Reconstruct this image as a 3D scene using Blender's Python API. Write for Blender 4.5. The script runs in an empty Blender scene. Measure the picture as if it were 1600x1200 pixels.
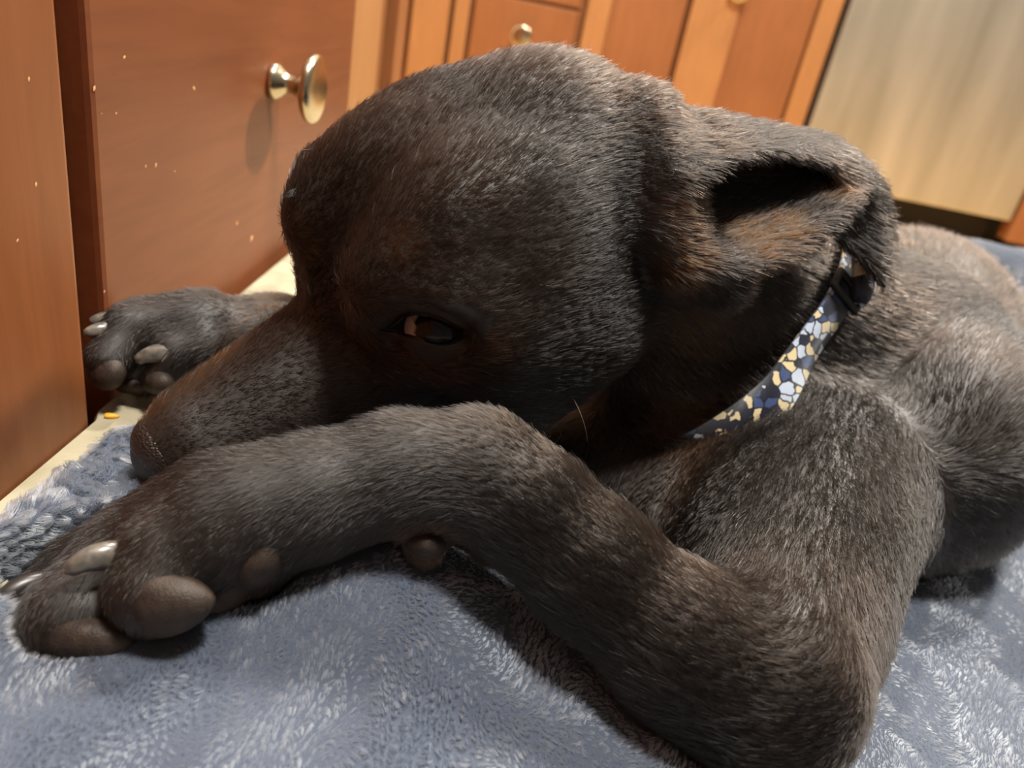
import bpy, bmesh, math, random
import numpy as np
from mathutils import Vector, Matrix, kdtree
from mathutils.bvhtree import BVHTree

FUR = 1.0          # share of the hair strands to grow
random.seed(7); rng = np.random.default_rng(7)
scene = bpy.context.scene
COL = scene.collection

# ------------------------------------------------------------------ camera
PITCH = math.radians(26.7); ROLL = math.atan2(.2, .98)
CAM = np.array([0, 0, .35])
FW = np.array([0, math.cos(PITCH), -math.sin(PITCH)])
R0 = np.array([1., 0, 0]); U0 = np.array([0, math.sin(PITCH), math.cos(PITCH)])
EX = math.cos(ROLL)*R0 + math.sin(ROLL)*U0
EY = math.sin(ROLL)*R0 - math.cos(ROLL)*U0
FPX = 1200.0
def P(x, y, d):                                   # photo pixel + distance along the optical axis -> world point
    return CAM + d*(FW + (x-800)/FPX*EX + (y-600)/FPX*EY)
def proj(q):
    v = np.asarray(q) - CAM; d = v @ FW
    return 800 + FPX*(v @ EX)/d, 600 + FPX*(v @ EY)/d, d
cd = bpy.data.cameras.new('camera'); cam = bpy.data.objects.new('camera', cd); COL.objects.link(cam)
m = Matrix(((EX[0], -EY[0], -FW[0], CAM[0]), (EX[1], -EY[1], -FW[1], CAM[1]), (EX[2], -EY[2], -FW[2], CAM[2]), (0, 0, 0, 1)))
cam.matrix_world = m
cd.sensor_width = 36; cd.lens = FPX/1600*36; cd.clip_start = .01
cd.dof.use_dof = True; cd.dof.focus_distance = .275; cd.dof.aperture_fstop = 9.5
scene.camera = cam

# ------------------------------------------------------------------ light
w = bpy.data.worlds.new('world'); scene.world = w; w.use_nodes = True
w.node_tree.nodes['Background'].inputs[0].default_value = (.86, .80, .72, 1)
w.node_tree.nodes['Background'].inputs[1].default_value = .19
def area(name, loc, size, power, color, target=(0, .4, .2)):
    ld = bpy.data.lights.new(name, 'AREA'); ld.shape = 'DISK'; ld.size = size; ld.energy = power; ld.color = color
    o = bpy.data.objects.new(name, ld); COL.objects.link(o); o.location = loc
    o.rotation_euler = (Vector(target) - Vector(loc)).to_track_quat('-Z', 'Y').to_euler()
area('ceiling_light', (1.55, 1.75, 2.3), .20, 104, (1, .93, .84), (.05, .4, .2))
area('ceiling_light', (-.05, 1.60, 2.4), .20, 62, (1, .92, .82), (0, .5, .2))
area('ceiling_light', (.35, .15, 2.4), .40, 86, (1, .95, .88), (.3, 1.0, .2))
scene.view_settings.view_transform = 'Standard'; scene.view_settings.look = 'None'
scene.view_settings.gamma = 1; scene.view_settings.use_curve_mapping = False
scene.view_settings.exposure = 0.12
scene.cycles.use_denoising = True
scene.cycles.sample_clamp_indirect = 1.0; scene.cycles.max_bounces = 8

# ------------------------------------------------------------------ helpers
def tag(o, label=None, cat=None, group=None, kind=None):
    for k, v in (('label', label), ('category', cat), ('group', group), ('kind', kind)):
        if v: o[k] = v
    return o
def link(name, me, mat=None, parent=None):
    o = bpy.data.objects.new(name, me); COL.objects.link(o)
    if mat is not None: me.materials.append(mat)
    if parent is not None: o.parent = parent
    return o
def empty(name, loc=(0, 0, 0)):
    o = bpy.data.objects.new(name, None); COL.objects.link(o); o.location = loc; return o
def smooth(me):
    me.polygons.foreach_set('use_smooth', [True]*len(me.polygons)); return me
def mesh(name, verts, faces, sm=True):
    me = bpy.data.meshes.new(name); me.from_pydata([tuple(map(float, v)) for v in verts], [], faces); me.update()
    if sm: smooth(me)
    return me
def box(x0, x1, y0, y1, z0, z1, bev=.002):
    bm = bmesh.new(); bmesh.ops.create_cube(bm, size=1)
    for v in bm.verts:
        v.co = ((x0+x1)/2 + v.co.x*(x1-x0), (y0+y1)/2 + v.co.y*(y1-y0), (z0+z1)/2 + v.co.z*(z1-z0))
    if bev: bmesh.ops.bevel(bm, geom=bm.edges[:], offset=bev, segments=2, profile=.6, affect='EDGES')
    me = bpy.data.meshes.new('box'); bm.to_mesh(me); bm.free(); return me
def lathe(profile, seg=40):
    verts, faces = [], []
    for (r, h) in profile:
        for k in range(seg):
            a = 2*math.pi*k/seg; verts.append((r*math.cos(a), r*math.sin(a), h))
    n = len(profile)
    for i in range(n-1):
        for k in range(seg):
            faces.append((i*seg+k, i*seg+(k+1) % seg, (i+1)*seg+(k+1) % seg, (i+1)*seg+k))
    return mesh('lathe', verts, faces)
def unit(v): v = np.asarray(v, float); return v/np.linalg.norm(v)
def noise3(p, s, seed=0):                         # cheap smooth noise: sum of random sines, about -1..1
    r = np.random.default_rng(seed); out = 0
    for k in range(10):
        d = r.normal(size=3); d = d/np.linalg.norm(d)*s*r.uniform(.6, 1.5)
        out = out + np.sin(p @ d + r.uniform(0, 6.28))
    return out/4.0

# materials
def mat(name):
    mt = bpy.data.materials.new(name); mt.use_nodes = True; nt = mt.node_tree
    return mt, nt, nt.nodes['Principled BSDF'], nt.nodes, nt.links
def inp(b, **kw):
    for k, v in kw.items(): b.inputs[k.replace('_', ' ')].default_value = v
def lin(r, g, b):
    f = lambda c: ((c/255+.055)/1.055)**2.4 if c > 10 else c/255/12.92
    return (f(r), f(g), f(b), 1)
def ramp(N, cols):
    cr = N.new('ShaderNodeValToRGB'); e = cr.color_ramp.elements
    while len(e) < len(cols): e.new(.5)
    for el, (p, c) in zip(e, cols): el.position = p; el.color = c
    return cr
def wood(name, dark, light, axis):
    mt, nt, b, N, L = mat(name)
    tc = N.new('ShaderNodeTexCoord'); mp = N.new('ShaderNodeMapping'); L.new(tc.outputs['Object'], mp.inputs[0])
    mp.inputs['Scale'].default_value = axis
    n1 = N.new('ShaderNodeTexNoise'); n1.inputs['Scale'].default_value = 9; n1.inputs['Detail'].default_value = 8; n1.inputs['Roughness'].default_value = .62; n1.inputs['Distortion'].default_value = .5
    L.new(mp.outputs[0], n1.inputs[0])
    n2 = N.new('ShaderNodeTexNoise'); n2.inputs['Scale'].default_value = 5; n2.inputs['Detail'].default_value = 2; L.new(tc.outputs['Object'], n2.inputs[0])
    mx = N.new('ShaderNodeMath'); mx.operation = 'MULTIPLY_ADD'; mx.inputs[1].default_value = .55
    L.new(n1.outputs[0], mx.inputs[0])
    m2 = N.new('ShaderNodeMath'); m2.operation = 'MULTIPLY'; m2.inputs[1].default_value = .45; L.new(n2.outputs[0], m2.inputs[0]); L.new(m2.outputs[0], mx.inputs[2])
    cr = ramp(N, [(.32, dark), (.7, light)]); L.new(mx.outputs[0], cr.inputs[0]); L.new(cr.outputs[0], b.inputs['Base Color'])
    inp(b, Roughness=.46, Coat_Weight=.10, Coat_Roughness=.22, Specular_IOR_Level=.35)
    bp = N.new('ShaderNodeBump'); bp.inputs['Strength'].default_value = .05; bp.inputs['Distance'].default_value = .001
    L.new(n1.outputs[0], bp.inputs['Height']); L.new(bp.outputs[0], b.inputs['Normal'])
    return mt
W_DRAWER = wood('cherry_drawer', lin(104, 55, 28), lin(128, 72, 40), (14, 1.2, 14))
W_PANEL = wood('cherry_panel', lin(114, 64, 32), lin(138, 82, 44), (14, 14, 1.2))
W_BACK = wood('cherry_frame', lin(148, 103, 62), lin(172, 122, 76), (14, 14, 1.2))
W_BACKP = wood('cherry_inset', lin(128, 80, 45), lin(150, 97, 58), (14, 14, 1.2))
def simple(name, col, rough=.5, metal=0, **kw):
    mt, nt, b, N, L = mat(name); inp(b, Base_Color=col, Roughness=rough, Metallic=metal, **kw); return mt
M_DARK = simple('toe_kick_black', lin(26, 20, 15), .7)
M_BRASS = simple('satin_nickel', lin(205, 190, 160), .22, 1)
M_STONE = simple('counter_stone', lin(150, 140, 128), .3)

# ------------------------------------------------------------------ the room
mt, nt, b, N, L = mat('floor_oak')
tc = N.new('ShaderNodeTexCoord'); n1 = N.new('ShaderNodeTexNoise'); n1.inputs['Scale'].default_value = 30; n1.inputs['Detail'].default_value = 5
mp = N.new('ShaderNodeMapping'); mp.inputs['Scale'].default_value = (.15, 2, 1); L.new(tc.outputs['Object'], mp.inputs[0]); L.new(mp.outputs[0], n1.inputs[0])
cr = ramp(N, [(.3, lin(188, 140, 78)), (.7, lin(216, 172, 108))]); L.new(n1.outputs[0], cr.inputs[0]); L.new(cr.outputs[0], b.inputs['Base Color']); inp(b, Roughness=.4)
M_FLOOR = mt
floor = link('floor', box(-1.0, 2.3, -1.6, 2.7, -.03, -.012, 0), M_FLOOR); floor['kind'] = 'structure'
for i in range(29):                               # planks run along the back cabinets
    y0 = -1.6 + i*.148
    link('plank', box(-1.0, 2.3, y0+.001, y0+.147, -.012, 0, .001), M_FLOOR, floor)
M_WALL = simple('painted_wall', lin(206, 196, 178), .8)
wb = link('wall_back', box(-1.0, 2.3, 2.58, 2.7, 0, 2.5, 0), M_WALL); wb['kind'] = 'structure'
wl = link('wall_left', box(-1.12, -1.0, -1.6, 2.7, 0, 2.5, 0), M_WALL); wl['kind'] = 'structure'

XL = -.188                                        # face of the drawer beside the bed
def knob(parent, loc, axis):
    prof = [(0, 0), (.0105, 0), (.0115, .0015), (.0108, .004), (.0085, .0065), (.0062, .010), (.0058, .014), (.0075, .018), (.012, .0205), (.0175, .0225), (.0205, .0245), (.0212, .0265), (.0208, .0285), (.0195, .0297), (.017, .0302), (.008, .0306), (0, .0307)]
    o = link('knob', lathe(prof, 48), M_BRASS, parent); o.location = loc
    o.rotation_euler = Vector(axis).to_track_quat('Z', 'Y').to_euler(); o['label'] = 'round polished metal knob'
    return o
# near cabinet whose door stands a little proud
ca = empty('base_cabinet', (-.5, -.2, 0)); tag(ca, 'plain cherry cabinet door panel beside the drawer with the round knob', 'cabinet')
def sub(name, me, mt, root):
    o = link(name, me, mt, root); o.matrix_parent_inverse = Matrix.Translation(root.location).inverted(); return o
sub('cabinet_body', box(-.80, XL-.022, -.5, .2760, .09, .86, .001), W_PANEL, ca)
sub('door', box(XL-.020, XL+.0105, -.48, .2760, .105, .85, .0025), W_PANEL, ca)
sub('toe_kick', box(-.80, XL-.07, -.5, .2760, 0, .09, 0), M_DARK, ca)
# drawer cabinet
cb = empty('base_cabinet', (-.5, .6, 0)); tag(cb, 'cherry drawer cabinet with one round metal knob close beside the dog bed', 'cabinet')
sub('cabinet_body', box(-.80, XL-.022, .2775, .905, .09, .86, .001), W_PANEL, cb)
sub('toe_kick', box(-.80, XL-.07, .2775, .905, 0, .09, 0), M_DARK, cb)
dr = sub('drawer', box(XL-.018, XL, .3100, .692, .105, .425, .003), W_DRAWER, cb)
knob(dr, (XL, .508, .272), (1, 0, 0)).matrix_parent_inverse = Matrix.Translation(cb.location).inverted() @ Matrix.Translation(cb.location)
sub('drawer', box(XL-.018, XL, .3100, .692, .432, .85, .003), W_DRAWER, cb)
sub('stile', box(XL-.021, XL-.004, .700, .800, .10, .855, .003), W_BACK, cb)
sub('inset_panel', box(XL-.024, XL-.014, .800, .862, .10, .855, .003), W_BACKP, cb)
sub('stile', box(XL-.021, XL-.002, .862, .905, .10, .855, .002), W_BACKP, cb)
sub('inner_stile', box(XL-.0215, XL-.012, .2775, .3085, .10, .855, .001), W_DRAWER, cb)
ct = link('worktop', box(-.82, XL+.03, -.6, .95, .862, .895, .004), M_STONE); tag(ct, 'grey stone worktop above the drawer cabinet', 'worktop')
# small pale chips knocked out of the varnish
M_CHIP = simple('bare_wood', lin(214, 160, 110), .7)
chip_me = mesh('chip', [(0, 0, 0), (.0016, .0006, 0), (.0026, .0002, .0001), (.0018, -.0009, 0), (.0004, -.0008, 0), (.0014, -.0001, .0004)], [(0, 1, 5), (1, 2, 5), (2, 3, 5), (3, 4, 5), (4, 0, 5)])
def on_left(px, py, x=XL):
    d = P(px, py, 1.0)-CAM; t = (x-CAM[0])/d[0]; return CAM + t*d
for (px, py, s, a, who) in [(192, 90, .8, .2, 0), (302, 134, 1.1, -.9, 0), (145, 142, 1.0, .8, 0), (180, 177, .5, 0, 0), (227, 263, .7, 1.2, 0), (242, 262, 1.0, 1.0, 0), (369, 352, 1.1, .8, 0), (391, 377, 1.9, .7, 0), (158, 178, .3, .4, 0), (44, 128, .7, 1.2, 1), (55, 293, .8, 1.2, 1), (162, 458, .6, .9, 0), (25, 378, .6, .5, 1), (272, 268, .5, .2, 0)]:
    q = on_left(px, py, XL if who == 0 else XL+.0105)
    o = link('chip', chip_me, M_CHIP if not chip_me.materials else None, cb if who == 0 else ca)
    root = cb if who == 0 else ca
    o.matrix_parent_inverse = Matrix.Translation(root.location).inverted()
    o.location = q + np.array([.00005, 0, 0]); o.rotation_euler = (Matrix.Rotation(a, 4, 'X') @ Matrix(((0, 0, 1, 0), (1, 0, 0, 0), (0, 1, 0, 0), (0, 0, 0, 1)))).to_euler()
    o.scale = (s, s*1.1, s)
# back run at YB, faces the camera
YB = 1.90
def bx_at(px, y=60, Y=YB):                        # world x of a photo column on the back run
    d = P(px, y, 1.0)-CAM; return (d*(Y/d[1]))[0]
def bz_at(px, py, Y=YB):
    d = P(px, py, 1.0)-CAM; return (CAM+d*(Y/d[1]))[2]
xs = {k: bx_at(k) for k in (560, 632, 640, 697, 703, 727, 735, 897, 905, 944, 1062, 1068, 1142, 1265, 1285)}
def back_cab(label, x0, x1, pieces):
    r = empty('base_cabinet', ((x0+x1)/2, YB+.3, 0)); tag(r, label, 'cabinet')
    sub('cabinet_body', box(x0, x1, YB+.022, YB+.62, .10, .86, .001), W_BACKP, r)
    sub('toe_kick', box(x0, x1, YB+.09, YB+.6, 0, .10, 0), M_DARK, r)
    for (n, a, c, z0, z1, dy, mt) in pieces:
        o = sub(n, box(a, c, YB-dy, YB+.021, z0, z1, .003), mt, r)
        if n == 'drawer':
            k = knob(o, ((a+c)/2, YB-dy, (z0+z1)/2), (0, -1, 0)); k.matrix_parent_inverse = Matrix.Identity(4); k.scale = (1.1,)*3
    return r
zk = bz_at(818, 57); zt = bz_at(860, 9)
a0 = xs[560]-.35
back_cab('cherry corner cabinet with narrow upright stiles behind the drawer cabinet', a0, xs[703]-.004, [
    ('door', a0+.02, xs[632], .12, .85, 0, W_BACKP), ('stile', xs[640], xs[697], .11, .855, .004, W_BACK)])
back_cab('cherry drawer cabinet with a small knob beyond the top of the dog head', xs[703], xs[905], [
    ('stile', xs[703]+.002, xs[727], .11, .855, .006, W_BACK), ('drawer', xs[735], xs[897], zk*2-zt, zt, .002, W_BACKP),
    ('drawer', xs[735], xs[897], zt+.006, .85, .002, W_BACKP), ('drawer_front', xs[735], xs[897], .12, zk*2-zt-.006, .002, W_BACKP)])
back_cab('cherry cabinet with one framed door beside the drawer cabinet', xs[905]+.002, xs[1062], [
    ('stile', xs[905]+.004, xs[944], .11, .855, .010, W_BACK), ('inset_panel', xs[944], xs[1062]-.002, .11, .855, -.002, W_BACKP)])
rc = back_cab('cherry cabinet with wide bright stiles next to the dishwasher', xs[1062]+.003, xs[1285]+.022, [
    ('stile', xs[1068], xs[1142], .11, .855, .010, W_BACK), ('inset_panel', xs[1142], xs[1265]-.004, .11, .855, -.002, W_BACKP), ('stile', xs[1265], xs[1285]+.018, .11, .855, .010, W_BACK)])
kx = bx_at(1150, 0); knob(rc, (kx-rc.location.x, YB+.002-rc.location.y, bz_at(1150, -14)), (0, -1, 0))
# dishwasher
mt, nt, b, N, L = mat('brushed_steel')
tc = N.new('ShaderNodeTexCoord'); mp = N.new('ShaderNodeMapping'); mp.inputs['Scale'].default_value = (60, 60, 1.0); L.new(tc.outputs['Object'], mp.inputs[0])
n1 = N.new('ShaderNodeTexNoise'); n1.inputs['Scale'].default_value = 5; n1.inputs['Detail'].default_value = 4; L.new(mp.outputs[0], n1.inputs[0])
n2 = N.new('ShaderNodeTexNoise'); n2.inputs['Scale'].default_value = 4; mp2 = N.new('ShaderNodeMapping'); mp2.inputs['Scale'].default_value = (4, 1, .6); mp2.inputs['Rotation'].default_value = (0, .35, 0)
L.new(tc.outputs['Object'], mp2.inputs[0]); L.new(mp2.outputs[0], n2.inputs[0])
cr = ramp(N, [(.3, lin(172, 170, 158)), (.75, lin(204, 202, 192))]); L.new(n2.outputs[0], cr.inputs[0]); L.new(cr.outputs[0], b.inputs['Base Color'])
inp(b, Metallic=.85, Roughness=.42)
bp = N.new('ShaderNodeBump'); bp.inputs['Strength'].default_value = .08; bp.inputs['Distance'].default_value = .0005; L.new(n1.outputs[0], bp.inputs['Height']); L.new(bp.outputs[0], b.inputs['Normal'])
M_STEEL = mt
xd0 = xs[1285]+.030; d_ = P(1572, 342, 1)-CAM; xd1 = (d_*(YB/d_[1]))[0]; zd = bz_at(1402, 308)
dw = empty('dishwasher', ((xd0+xd1)/2, YB+.3, 0)); tag(dw, 'brushed stainless steel dishwasher with scuffed flat front', 'dishwasher')
sub('tub_body', box(xd0+.002, xd1-.002, YB+.03, YB+.6, zd, .86, .002), M_DARK, dw)
sub('door', box(xd0, xd1, YB-.022, YB+.028, zd, .72, .004), M_STEEL, dw)
sub('control_panel', box(xd0, xd1, YB-.022, YB+.028, .725, .855, .004), M_STEEL, dw)
sub('toe_kick', box(xd0+.002, xd1-.002, YB+.06, YB+.58, 0, zd-.002, 0), M_DARK, dw)
cc = back_cab('cherry cabinet on the far side of the dishwasher', xd1+.004, xd1+.5, [('stile', xd1+.006, xd1+.09, zd-.045, .855, .03, W_BACKP), ('inset_panel', xd1+.094, xd1+.49, .11, .855, -.002, W_BACKP)])
ct = link('worktop', box(a0, xd1+.5, YB-.03, YB+.64, .862, .895, .004), M_STONE); tag(ct, 'grey stone worktop above the dishwasher and far cabinets', 'worktop')

# ------------------------------------------------------------------ the dog: one surface from blended solids
En = P(680, 515, .270); Ef = P(470, 310, .320); NO = P(205, 690, .285); HM = (En+Ef)/2
HL = unit(En-Ef); hf = NO-HM; hf = unit(hf-(hf @ HL)*HL); hu = np.cross(hf, HL)
A15 = math.radians(15); HF = math.cos(A15)*hf+math.sin(A15)*hu; HU = math.cos(A15)*hu-math.sin(A15)*hf
def H(f, l, u): return HM + .01*(f*HF + l*HL + u*HU)          # head frame in cm: forward, left, up from between the eyes
HR = np.stack([HF, HL, HU])
prims = []        # (kind, data, k, flow)
def cap(a, b, ra, rb, k=.02, flow=None):
    a = np.asarray(a, float); b = np.asarray(b, float)
    prims.append(('cap', (a, b, ra, rb), k, unit(b-a) if flow is None else unit(flow)))
def ell(c, R, r, k=.02, flow=None, neg=False):
    prims.append(('neg' if neg else 'ell', (np.asarray(c, float), np.asarray(R, float), np.asarray(r, float)), k, flow))
def hell(f, l, u, rf, rl, ru, k=.018, both=True, flow=None, tilt=0):
    fl = -HF if flow is None else flow
    for s in ((1, -1) if both and l else (1,)):
        ell(H(f, l*s, u), HR, (rf*.01, rl*.01, ru*.01), k, fl)
def hcap(a, b, ra, rb, k=.018, flow=None, both=True):
    fl = -HF if flow is None else flow
    for s in ((1, -1) if both and (a[1] or b[1]) else (1,)):
        cap(H(a[0], a[1]*s, a[2]), H(b[0], b[1]*s, b[2]), ra*.01, rb*.01, k, fl)
def rot_to(axis, up=(0, 0, 1)):
    x = unit(axis); y = unit(np.cross(up, x)); return np.stack([x, y, np.cross(x, y)])

# --- body
SH = P(1450, 655, .455); HIP = P(1405, 515, .66)
BD = unit(HIP-SH); back = BD
ell(P(1425, 675, .445), rot_to(BD), (.095, .072, .074), .03, BD)                      # chest
ell(SH*.5+HIP*.5 + np.array([.01, 0, -.012]), rot_to(BD), (.15, .078, .066), .04, BD)   # rib cage
ell(HIP, rot_to(BD), (.095, .092, .085), .04, BD)              # hips
TB = HIP+BD*.08
cap(TB+np.array([0, 0, -.02]), TB+np.array([.09, .02, -.06]), .020, .012, .02)                  # tail
cap(TB+np.array([.09, .02, -.06]), TB+np.array([.17, -.05, -.062]), .012, .006, .01)
hipR = HIP+np.array([.065, -.05, -.045])
ell(hipR, rot_to((.5, -.8, -.1)), (.070, .036, .040), .025, (.3, -.8, -.5))
cap(hipR+np.array([.02, -.05, -.012]), hipR+np.array([.04, .05, -.014]), .020, .014, .015)
cap(hipR+np.array([.04, .05, -.014]), hipR+np.array([.06, -.05, -.012]), .013, .015, .01)
# --- neck
NK0 = H(-8, 0, -3.4); NK1 = P(1370, 600, .465)
cap(NK0, NK1, .042, .060, .014, NK1-NK0)
cap(P(1130, 430, .395), P(1400, 530, .47), .032, .048, .025, NK1-NK0)
cap(P(1030, 660, .405), P(1250, 770, .43), .036, .055, .025, NK1-NK0)                  # throat
cap(P(1010, 800, .40), P(1180, 830, .40), .034, .050, .025, (0, 0, -1))                 # breast
cap(P(860, 750, .40), P(1080, 800, .40), .034, .044, .025, (0, 0, -1))
# --- near fore leg (left)
EL = P(1186, 1092, .250); CA = P(735, 735, .254); SHO = P(1245, 745, .375)
cap(SHO, P(1200, 1030, .264), .043, .0310, .030)
cap(P(1325, 735, .415), P(1224, 960, .30), .046, .030, .030, EL-SHO)
cap(P(1110, 820, .385), P(1170, 950, .315), .034, .030, .030, EL-SHO)
cap(EL, P(1070, 1010, .251), .0278, .0228, .015)
cap(P(1070, 1010, .251), P(930, 890, .252), .0228, .0190, .012)
cap(P(930, 890, .252), P(830, 795, .254), .0190, .0178, .012)
cap(P(830, 795, .254), P(745, 737, .256), .0178, .0185, .012)
cap(P(745, 737, .256), P(620, 738, .253), .0190, .0180, .010)
cap(P(620, 738, .253), P(480, 778, .246), .0180, .0180, .010)
cap(P(480, 778, .246), P(360, 815, .240), .0180, .0195, .012)
cap(P(660, 790, .254), P(665, 848, .254), .0075, .0074, .005)                     # carpal pad stalk
cap(P(720, 800, .262), P(760, 850, .262), .008, .006, .008)
# paw
cap(P(380, 800, .240), P(270, 860, .231), .0185, .0140, .008)                     # outer digit
cap(P(270, 860, .231), P(245, 915, .2265), .0140, .0142, .004)
cap(P(350, 800, .249), P(185, 875, .246), .0180, .0135, .008)                     # next digit
cap(P(185, 875, .246), P(120, 960, .2325), .0130, .0155, .004)
cap(P(330, 785, .258), P(130, 890, .260), .0160, .0125, .010)
cap(P(130, 890, .260), P(62, 955, .252), .0125, .0125, .004)
cap(P(400, 825, .246), P(392, 880, .247), .0115, .0125, .008)                     # metacarpal pad base
# --- far fore leg (right)
cap(P(900, 560, .50), P(560, 545, .42), .030, .021, .02)
cap(P(560, 545, .42), P(430, 530, .385), .021, .0195, .012)
cap(P(430, 530, .385), P(310, 518, .365), .0195, .0165, .012)
cap(P(1250, 640, .52), P(900, 560, .50), .045, .030, .03)
cap(P(310, 505, .364), P(205, 512, .352), .0150, .0112, .006)
cap(P(205, 512, .352), P(170, 562, .343), .0112, .0100, .0035)
cap(P(320, 500, .373), P(232, 499, .362), .0140, .0100, .006)
cap(P(232, 499, .362), P(208, 540, .355), .0095, .0095, .0035)
cap(P(320, 545, .358), P(272, 552, .3515), .0130, .0105, .006)
cap(P(272, 552, .3515), P(254, 588, .350), .0098, .0085, .0035)
cap(P(250, 575, .362), P(225, 590, .360), .0100, .0090, .006)
# --- head
hell(-6.2, 0, -.1, 6.8, 5.5, 4.0)                   # cranium
hell(-3.3, 2.2, .7, 3.9, 2.9, 3.0, .013)          # frontal bulges either side of the furrow
hell(-5.8, 2.5, .4, 4.2, 3.1, 3.2, .007)
hell(-9.5, 0, .2, 3.9, 4.4, 3.6, .015)
hell(-.2, 0, -1.1, 2.2, 2.8, 1.7, .022)
hell(-4.4, 4.6, -2.6, 4.6, 2.6, 4.0, .018)         # cheek muscle
hcap((-6.9, 4.4, -4.9), (-3.6, 4.2, -6.0), 3.0, 2.7)
hcap((.3, 2.7, .5), (-.9, 4.5, .2), 1.2, 1.2, .018)   # brow
hcap((.2, 0, -3.3), (8.6, 0, -3.5), 1.6, 1.3, .022)     # bridge
hcap((1.6, 1.0, -4.2), (8.4, .8, -4.1), 1.8, 1.55, .010)
hcap((1.5, 1.5, -4.7), (8.0, 1.2, -4.9), 2.1, 1.7, .012)
hcap((-3, 2.0, -5.6), (7.0, .6, -5.9), 2.2, 1.25, .012)
hcap((.3, 3.0, -2.3), (-2.5, 5.0, -1.7), 1.4, 1.7, .012)   # cheek bone below the eye
hcap((8.9, 0, -3.8), (9.6, 0, -3.8), 1.5, 1.45, .008)

# ear: two sheets, given by rows of (px, py, depth); thickened below
def sheet(rows, n=100, fn=P):
    A = np.array([[fn(*q) for q in r] for r in rows])            # (R, C, 3)
    def cr_interp(a, t):
        n_ = len(a); i = np.clip(np.floor(t).astype(int), 0, n_-2); f = (t-i)[:, None, None] if a.ndim == 3 else (t-i)[:, None]
        g = lambda j: a[np.clip(j, 0, n_-1)]
        p0, p1, p2, p3 = g(i-1), g(i), g(i+1), g(i+2)
        return .5*((2*p1)+(-p0+p2)*f+(2*p0-5*p1+4*p2-p3)*f*f+(-p0+3*p1-3*p2+p3)*f**3)
    B = cr_interp(A, np.linspace(0, A.shape[0]-1, n))
    Cc = cr_interp(np.ascontiguousarray(B.transpose(1, 0, 2)), np.linspace(0, A.shape[1]-1, n))
    return Cc.reshape(-1, 3)
EAR_A = [  # outer flap: back, top ridge, front, lower front rim
    [(1030, 225, .345), (1110, 228, .355), (1210, 245, .360), (1300, 268, .362), (1358, 315, .362), (1378, 370, .358), (1382, 415, .352), (1384, 443, .348)],
    [(1020, 172, .318), (1110, 184, .325), (1210, 205, .335), (1300, 226, .345), (1365, 278, .352), (1386, 345, .353), (1385, 400, .350), (1385, 443, .347)],
    [(1035, 240, .297), (1120, 215, .305), (1215, 222, .318), (1296, 244, .330), (1350, 292, .340), (1362, 350, .347), (1372, 402, .347), (1384, 444, .346)],
    [(1072, 292, .290), (1135, 252, .296), (1215, 240, .310), (1288, 258, .324), (1325, 312, .340), (1306, 365, .350), (1342, 400, .349), (1380, 446, .346)]]
EAR_B = [  # lower wall of the cup, up to the folded point
    [(1105, 230, .350), (1160, 236, .352), (1230, 250, .354), (1285, 270, .350), (1330, 302, .340)],
    [(1080, 312, .330), (1150, 308, .338), (1235, 298, .341), (1300, 296, .338), (1331, 307, .333)],
    [(1096, 372, .316), (1155, 362, .318), (1225, 352, .321), (1285, 338, .323), (1331, 312, .328)],
    [(1120, 422, .307), (1175, 418, .308), (1225, 408, .313), (1275, 382, .320), (1330, 318, .328)]]
EAR_C = [  # far ear laid back behind the skull
    [(-8.2, -5.0, 1.2), (-10.2, -6.2, .4), (-12.0, -6.9, -1.4), (-13.0, -7.2, -3.6)],
    [(-9.6, -4.2, 2.0), (-11.6, -5.2, 1.2), (-13.2, -6.0, -.8), (-14.0, -6.6, -3.4)],
    [(-10.6, -3.2, 1.6), (-12.8, -4.2, .6), (-14.2, -5.2, -1.2), (-14.6, -6.4, -3.4)]]
for a_, b_, ra_, rb_ in [((1015, 190, .312), (1050, 285, .304), .011, .0085), ((1050, 285, .304), (1068, 400, .314), .0085, .011), ((1068, 400, .314), (1130, 440, .320), .011, .012), ((1000, 200, .306), (1022, 330, .304), .013, .012)]:
    cap(P(*a_), P(*b_), ra_, rb_, .014, HL*.2-HF)
EAR_R = .0021
ear_pts = [sheet(EAR_A), sheet(EAR_B)]
mir = lambda q: q - 2*((q-HM) @ HL)[:, None]*HL
ear_pts.append(sheet(EAR_C, 80, H))
ear_flow = [unit(P(1330, 300, .34)-P(1050, 230, .31))]*2 + [unit(P(1330, 300, .34)-P(1050, 230, .31))]
for q, fl in zip(ear_pts, ear_flow): prims.append(('pts', q, .007, fl))
# cut the eye sockets and the furrow
EYE_R = .0118
vdir = unit(En-CAM)
EYC = P(682, 514, .2705) + vdir*(EYE_R*.98)
EYCR = mir(EYC[None])[0]
ECR = np.stack([EX, EY, FW]); cut = P(668, 514, .2705)+vdir*.003; mirv = lambda v: v-2*(v @ HL)*HL
prims.append(('neg', (cut, ECR, np.array([.0178, .0112, .0125])), .006, None))
prims.append(('neg', (mir(cut[None])[0], np.stack([mirv(r_) for r_ in ECR]), np.array([.0178, .0112, .0125])), .006, None))

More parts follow.
